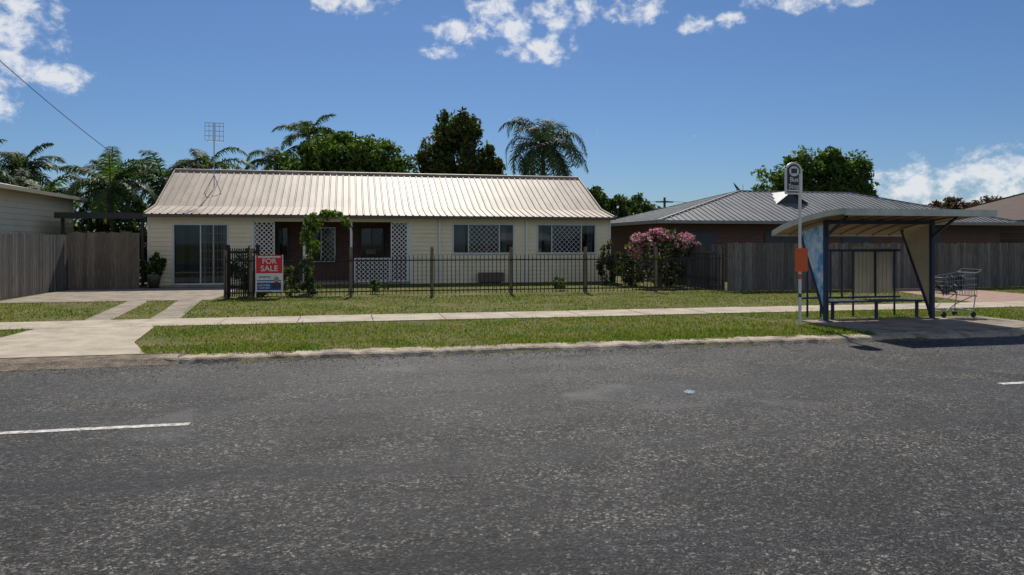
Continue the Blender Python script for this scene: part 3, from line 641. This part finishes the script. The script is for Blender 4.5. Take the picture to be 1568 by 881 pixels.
for u in (9.62,9.9,10.18,10.46,10.74,11.3,11.78): mb.beam((u,bv-.001,.0 if u in(9.62,11.78,10.74) else .42),(u,bv-.001,1.42),.03,.03,0)
mb.obj('steel_frame',[M_blue],B)
mb=MB()
for ux,m in ((9.45,0),(11.97,1)):
    for s in (-.012,.012): mb.quad([(ux+s,pv+.06,.28),(ux+s,pv+.06,1.98),(ux+s,14.08,1.84)],m)
mb.box(10.75,11.75,bv+.03,bv+.045,.5,1.52,1)
for u in np.arange(10.8,11.75,.1): mb.box(u,u+.03,bv+.018,bv+.028,.5,1.5,1)
mb.obj('side_and_back_panels',[M_ltblue,M_tan],B)
mb=MB()
for y in (13.5,13.62,13.74): mb.box(9.75,12.0,y,y+.09,.36,.395,0)
for u in (9.85,10.9,11.9): mb.box(u,u+.05,13.6,13.65,0,.345,0); mb.box(u,u+.05,13.5,13.83,.345,.358,0)
mb.tube([(9.62,13.66,.4),(9.62,13.66,.05)],.02,6)
mb.obj('bench_seat',[M_blue],B)
BS=empty('bus_stop_sign'); px,py=8.56,12.8; mb=MB()
mb.tube([(px,py,0),(px,py,2.95)],.03,10,0); mb.tube([(px,py,.55),(px,py,.62)],.033,10,2); mb.tube([(px,py,.9),(px,py,1.0)],.033,10,1)
cx=px-.14; r=.165
arc=[(cx-r,py,2.55)]+[(cx-r*math.cos(t),py,2.98+r*math.sin(t)) for t in np.linspace(0,math.pi,13)]+[(cx+r,py,2.45)]
mb.tube(arc,.024,7,0); mb.beam((cx-r,py,2.56),(cx+r,py,2.56),.03,.03,0)
mb.quad([(cx-r,py-.005,2.57),(cx+r,py-.005,2.57)]+[(cx+r*math.cos(t),py-.005,2.98+r*math.sin(t)) for t in np.linspace(0,math.pi,13)],3)
mb.quad([(cx+.11*math.cos(t),py-.02,2.99+.10*math.sin(t)) for t in np.linspace(0,2*math.pi,17)[:-1]],0)
mb.box(cx-.06,cx+.06,py-.028,py-.022,2.95,3.04,3); mb.box(cx-.14,cx+.14,py-.02,py-.012,2.60,2.63,0)
mb.box(px-.13,px+.13,py-.06,py-.035,1.05,1.50,1)
mb.obj('pole_and_plates',[M_white,M_orange,M_signblue,M_signblk],BS)
text('Bus\nStop',(cx,py-.02,2.76),.13,M_white,BS,'sign_text')
T=empty('shopping_trolley'); mb=MB(); tx,ty=12.75,13.55
def w(a,b,r=.006,m=0): mb.tube([(tx+a[0],ty+a[1],a[2]),(tx+b[0],ty+b[1],b[2])],r,5,m)
def bk(s,t,z):
    x=-.42+.80*s
    if s==0: x+=.10*(1-z)
    zb=.52-.06*s; zt=.86+.10*s; hw=.19+.07*s
    return (x,t*hw,zb+(zt-zb)*z)
for z in (0,.25,.5,.75,1):
    r=.010 if z in(0,1) else .005
    for t in (-1,1): w(bk(0,t,z),bk(1,t,z),r)
    w(bk(0,-1,z),bk(0,1,z),r); w(bk(1,-1,z),bk(1,1,z),r)
for s in np.linspace(0,1,15):
    for t in (-1,1): w(bk(s,t,0),bk(s,t,1),.004)
    w(bk(s,-1,0),bk(s,1,0),.004)
for t in np.linspace(-1,1,8):
    w(bk(0,t,0),bk(0,t,1),.004); w(bk(1,t,0),bk(1,t,1),.004); w(bk(0,t,0),bk(1,t,0),.004)
for t in (-1,1):
    w((.38,t*.26,.96),(.50,t*.26,1.02),.012); w((.36,t*.25,.50),(.30,t*.25,.16),.012); w((.30,t*.25,.16),(-.40,t*.18,.14),.012); w((.36,t*.25,.5),(-.1,t*.2,.3),.01); w((-.1,t*.2,.3),(-.32,t*.18,.15),.01)
    for x,yy in ((.30,t*.25),(-.38,t*.18)):
        mb.tube([(tx+x,ty+yy-.015,.075),(tx+x,ty+yy+.015,.075)],.06,12,1); w((x,yy,.14),(x,yy,.07),.012)
w((.50,-.27,1.02),(.50,.27,1.02),.018,1); w((-.40,-.18,.14),(-.40,.18,.14),.012); w((.3,-.25,.16),(.3,.25,.16),.012)
mb.obj('wire_basket_and_frame',[M_wire,M_black],T)
leaves('crumpled_bags',[(tx-.12,ty,.68,.22,.15,.15),(tx+.08,ty,.74,.2,.15,.15)],420,.09,[M_bag],58,parent=T,sub=10)
mb=MB(); rr=random.Random(3)
for k in range(5):
    x=3.7+rr.uniform(-.04,.04); y=7.58+rr.uniform(-.03,.03); z=ROADZ+.01
    mb.quad([(x,y,z),(x+.05,y+.01,z+.01),(x+.045,y+.04,z+.03),(x-.01,y+.03,z+.015)])
mb.obj('litter',[M_litter])
mb=MB()
def cat(a,b,s,r,n=24): a=Vector(a);b=Vector(b); mb.tube([tuple(a.lerp(b,i/n)-Vector((0,0,s*4*(i/n)*(1-i/n)))) for i in range(n+1)],r,5)
cat((-9.0,10,8.8),(-9.5,34,5.25),.35,.012); mb.obj('power_line',[M_black])
PO=empty('power_pole'); mb=MB(); mb.tube([(30.5,68,0),(30.5,68,6.1)],[.16,.12],8); mb.box(29.6,31.4,67.9,68.1,5.6,5.72); cat((0,70,6.5),(30.5,68,5.75),.8,.02); cat((30.5,68,5.75),(70,64,6.4),.8,.02); mb.obj('pole_and_wires',[M_trunk],PO)
# ------------------------------------------------------------------ sky
W=bpy.data.worlds.new("World"); S.world=W; W.use_nodes=True; nt=W.node_tree; nt.nodes.clear(); L=nt.links.new
SUNV=Vector((.12,.86,1.0)).normalized(); EL=math.asin(SUNV.z); AZ=math.atan2(SUNV.x,SUNV.y)
out=N(nt,'ShaderNodeOutputWorld'); bg=N(nt,'ShaderNodeBackground'); bg.inputs[1].default_value=.09
sky=N(nt,'ShaderNodeTexSky',sky_type='NISHITA'); sky.sun_disc=False; sky.sun_elevation=EL; sky.sun_rotation=AZ; sky.air_density=1.0; sky.dust_density=.3; sky.ozone_density=2.0
def mth(op,*a):
    n=N(nt,'ShaderNodeMath',operation=op)
    for i,x in enumerate(a):
        if isinstance(x,(int,float)): n.inputs[i].default_value=x
        else: L(x,n.inputs[i])
    return n.outputs[0]
tc=N(nt,'ShaderNodeTexCoord'); sp=N(nt,'ShaderNodeSeparateXYZ'); L(tc.outputs['Generated'],sp.inputs[0])
az=mth('MULTIPLY',mth('ARCTAN2',sp.outputs[0],sp.outputs[1]),180/math.pi); el=mth('MULTIPLY',mth('ARCSINE',sp.outputs[2]),180/math.pi)
cb=N(nt,'ShaderNodeCombineXYZ'); L(az,cb.inputs[0]); L(mth('MULTIPLY',el,1.25),cb.inputs[1])
blobs=[(-21.8,13.5,2.7,3.8),(-19.5,10.8,2.9,.9),(-22.8,9.2,1.2,2.0),(0,18.2,3.2,1.3),(11.1,17.7,1.8,1.2),(8.3,15.9,2.0,1.1),(12.8,15.9,1.5,1.8),(16.5,17.3,2.3,1.5),(14.8,14.6,2.2,1.2),(7.2,14.6,1.6,.6),(21.8,17.3,2.1,1.0),(26.4,15.9,1.2,.8),(29,16.2,.9,.6),(34.9,17.2,4.6,.9),(41.1,3.8,3.4,1.6),(46,4.4,3.4,1.8),(43.3,3.0,5,1.0),(50,3.5,4,2),(145,28,42,20),(-145,30,42,20),(85,25,18,8)]  # widest ones, behind the camera: unseen clouds added to light the facade
field=None
for a,e,ra,re in blobs:
    x=mth('DIVIDE',mth('SUBTRACT',az,a),ra); y=mth('DIVIDE',mth('SUBTRACT',el,e),re)
    d=mth('SUBTRACT',1.0,mth('ADD',mth('MULTIPLY',x,x),mth('MULTIPLY',y,y)))
    field=d if field is None else mth('MAXIMUM',field,d)
field=mth('MAXIMUM',field,-1.6)
n1=N(nt,'ShaderNodeTexNoise'); n1.inputs['Scale'].default_value=.62; n1.inputs['Detail'].default_value=9; n1.inputs['Roughness'].default_value=.62; n1.inputs['Distortion'].default_value=.2; L(cb.outputs[0],n1.inputs['Vector'])
dens=mth('ADD',mth('MULTIPLY',field,.34),mth('MULTIPLY',mth('SUBTRACT',n1.outputs[0],.465),2.3))
mr=N(nt,'ShaderNodeMapRange',interpolation_type='SMOOTHSTEP'); mr.inputs[1].default_value=-.05; mr.inputs[2].default_value=.75; L(dens,mr.inputs[0])
mr2=N(nt,'ShaderNodeMapRange'); mr2.inputs[1].default_value=.45; mr2.inputs[2].default_value=1.1; mr2.inputs[3].default_value=0; mr2.inputs[4].default_value=1; L(dens,mr2.inputs[0])
cc=N(nt,'ShaderNodeMix',data_type='RGBA'); cc.inputs[6].default_value=(9.6,9.7,9.9,1); cc.inputs[7].default_value=(6.0,6.4,7.2,1); L(mr2.outputs[0],cc.inputs[0])
tn=N(nt,'ShaderNodeVectorMath',operation='MULTIPLY'); L(sky.outputs[0],tn.inputs[0]); tn.inputs[1].default_value=(.43,.58,.79)
mx=N(nt,'ShaderNodeMix',data_type='RGBA'); L(mr.outputs[0],mx.inputs[0]); L(tn.outputs[0],mx.inputs[6]); L(cc.outputs[2],mx.inputs[7])
L(mx.outputs[2],bg.inputs[0]); L(bg.outputs[0],out.inputs[0])
sl=bpy.data.lights.new('sun','SUN'); sl.energy=4.8; sl.angle=math.radians(.53); sl.color=(1,.94,.84); so=bpy.data.objects.new('sun',sl); COL.objects.link(so)
so.rotation_euler=(-SUNV).to_track_quat('-Z','Y').to_euler()
# ------------------------------------------------------------------ camera
c=bpy.data.cameras.new('camera'); co=bpy.data.objects.new('camera',c); COL.objects.link(co); co.location=(0,0,1.6)
co.rotation_euler=(math.pi/2,0,-math.radians(12.5)); c.lens=26; c.sensor_width=36; c.shift_y=-.0434; c.clip_end=3000; c.clip_start=.05
S.camera=co
S.view_settings.view_transform='Standard'; S.view_settings.look='None'; S.view_settings.exposure=0
